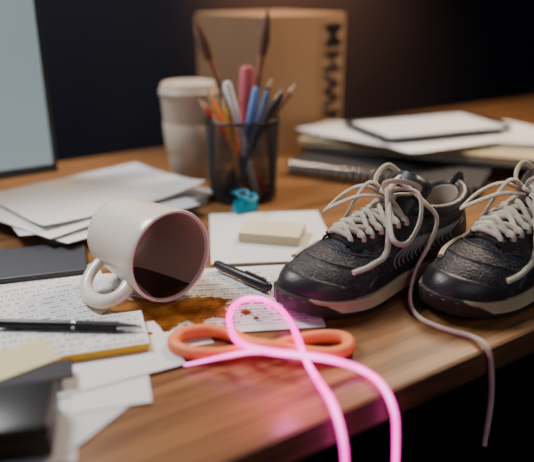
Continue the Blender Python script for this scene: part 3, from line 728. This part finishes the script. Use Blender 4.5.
    loopy('bow_loop',[(kx,-0.002,kz),(kx+0.004,-0.012,kz+0.012),(kx-0.010,-0.020,kz+0.020),(kx-0.026,-0.022,kz+0.022),(kx-0.034,-0.012,kz+0.012),(kx-0.020,-0.004,kz+0.015),(kx-0.006,0.0,kz+0.010),(kx,-0.002,kz)])
    loopy('bow_loop',[(kx,-0.002,kz),(kx+0.012,-0.020,kz+0.008),(kx+0.020,-0.040,kz-0.004),(kx+0.036,-0.048,kz-0.020),(kx+0.040,-0.038,kz-0.014),(kx+0.022,-0.016,kz+0.0),(kx+0.004,0.0,kz)])
    loopy('bow_loop',[(kx,0.0,kz),(kx+0.010,0.006,kz+0.016),(kx+0.004,0.018,kz+0.020),(kx-0.014,0.026,kz+0.014),(kx-0.020,0.020,kz+0.004),(kx-0.008,0.008,kz+0.002),(kx,0.0,kz)])
    pA=[tuple(top(xf*L,yy,0.0035)) for xf,yy in ((0.60,0.034),(0.70,0.039),(0.79,0.037),(0.86,0.028))]
    loopy('lace_end',[(kx,0,kz),(kx+0.014,0.014,kz+0.010)]+pA[:3])
    pB=[tuple(top(xf*L,yy,0.0035)) for xf,yy in ((0.62,-0.032),(0.72,-0.036),(0.80,-0.032),(0.88,-0.022))]
    loopy('lace_end',[(kx,0,kz),(kx+0.014,-0.014,kz+0.012)]+pB)
    if longlace:
        Wi=(Matrix.Translation((heel.x,heel.y,0))@Matrix.Rotation(ang,4,'Z')).inverted()
        ps=[K,K+Vector((-0.010,0.006,0.014))]+[Wi@p for p in longlace]
        loopy('long_lace_end',ps,0.0030)
        bm=bmesh.new(); tube(bm,[Vector(ps[-1])+Vector((0,0,0.001)),Vector(ps[-1])-Vector((0,0,0.012))],0.0022,8); obj('aglet',bm,M['lace'],lc,True)
    return t
T1=at(283,316,0); H1=at(446,257,0); a1=math.atan2(T1.y-H1.y,T1.x-H1.x)
ll=[at(426,204,0.089),at(437,220,0.073),at(429,245,0.050),at(417,267,0.030),at(411,289,0.014),at(411,305,0.0045),at(420,318,0.0032),at(436,326,0.0032),at(454,332,0.0032),at(472,337,0.0032),at_edge(486,352,0.0),at_edge(491,368,0.004),at_edge(491,400,0.005),at_edge(486,434,0.005)]
ll[10].z=0.0034
make_shoe('running_shoe','left black running shoe with beige sole, its lace hanging over the desk edge',T1,a1,1,longlace=ll)
T2=at(434,319,0); a2=a1+math.radians(1)
make_shoe('running_shoe','right black running shoe nearest the desk edge, cut off by the frame',T2,a2,-1,HS=1.05)
# ---------------------------------------------------------------- lights & world
def area(name,loc,target,size,power,c,sy=None):
    l=bpy.data.lights.new(name,'AREA'); l.energy=power; l.color=c; l.size=size
    if sy: l.shape='RECTANGLE'; l.size_y=sy
    o=bpy.data.objects.new(name,l); COL.objects.link(o); o.location=loc
    o.rotation_euler=(Vector(target)-Vector(loc)).to_track_quat('-Z','Y').to_euler(); return o
def point(name,loc,e,c,r):
    l=bpy.data.lights.new(name,'POINT'); l.energy=e; l.color=c; l.shadow_soft_size=r
    o=bpy.data.objects.new(name,l); COL.objects.link(o); o.location=loc; return o
area('key_light',(-0.70,0.90,0.95),(0.0,0.55,0),0.35,17,(0.98,0.97,1.0))  # soft cool key light from the upper left, source unseen
area('room_light',(0.50,1.25,0.85),(0.18,0.62,0),0.30,13,(1.0,0.78,0.56))
area('front_fill',(0.45,-0.35,0.6),(0.15,0.6,0.03),0.6,2.0,(1.0,0.93,0.84))
point('warm_lamp',(0.06,1.33,0.50),2.0,(1.0,0.40,0.12),0.05)
sl=bpy.data.lights.new('wall_washer','SPOT'); sl.energy=130; sl.color=(1.0,0.34,0.09); sl.spot_size=math.radians(80); sl.spot_blend=1.0; sl.shadow_soft_size=0.05
so_=bpy.data.objects.new('wall_washer',sl); COL.objects.link(so_); so_.location=(0.10,1.34,0.66)
tgt=Vector((0.05,1.73,0.36)); so_.rotation_euler=(tgt-Vector(so_.location)).to_track_quat('-Z','Y').to_euler()
point('cord_glow_fill',at(290,385,0.022),0.08,(1.0,0.08,0.60),0.012)  # unseen point lights added near the cord to strengthen its pink glow
point('cord_glow_fill',at(352,396,0.03),0.05,(1.0,0.08,0.60),0.012)
w=bpy.data.worlds.new('world'); bpy.context.scene.world=w; w.use_nodes=True
w.node_tree.nodes['Background'].inputs['Color'].default_value=(0.05,0.065,0.12,1); w.node_tree.nodes['Background'].inputs['Strength'].default_value=0.35
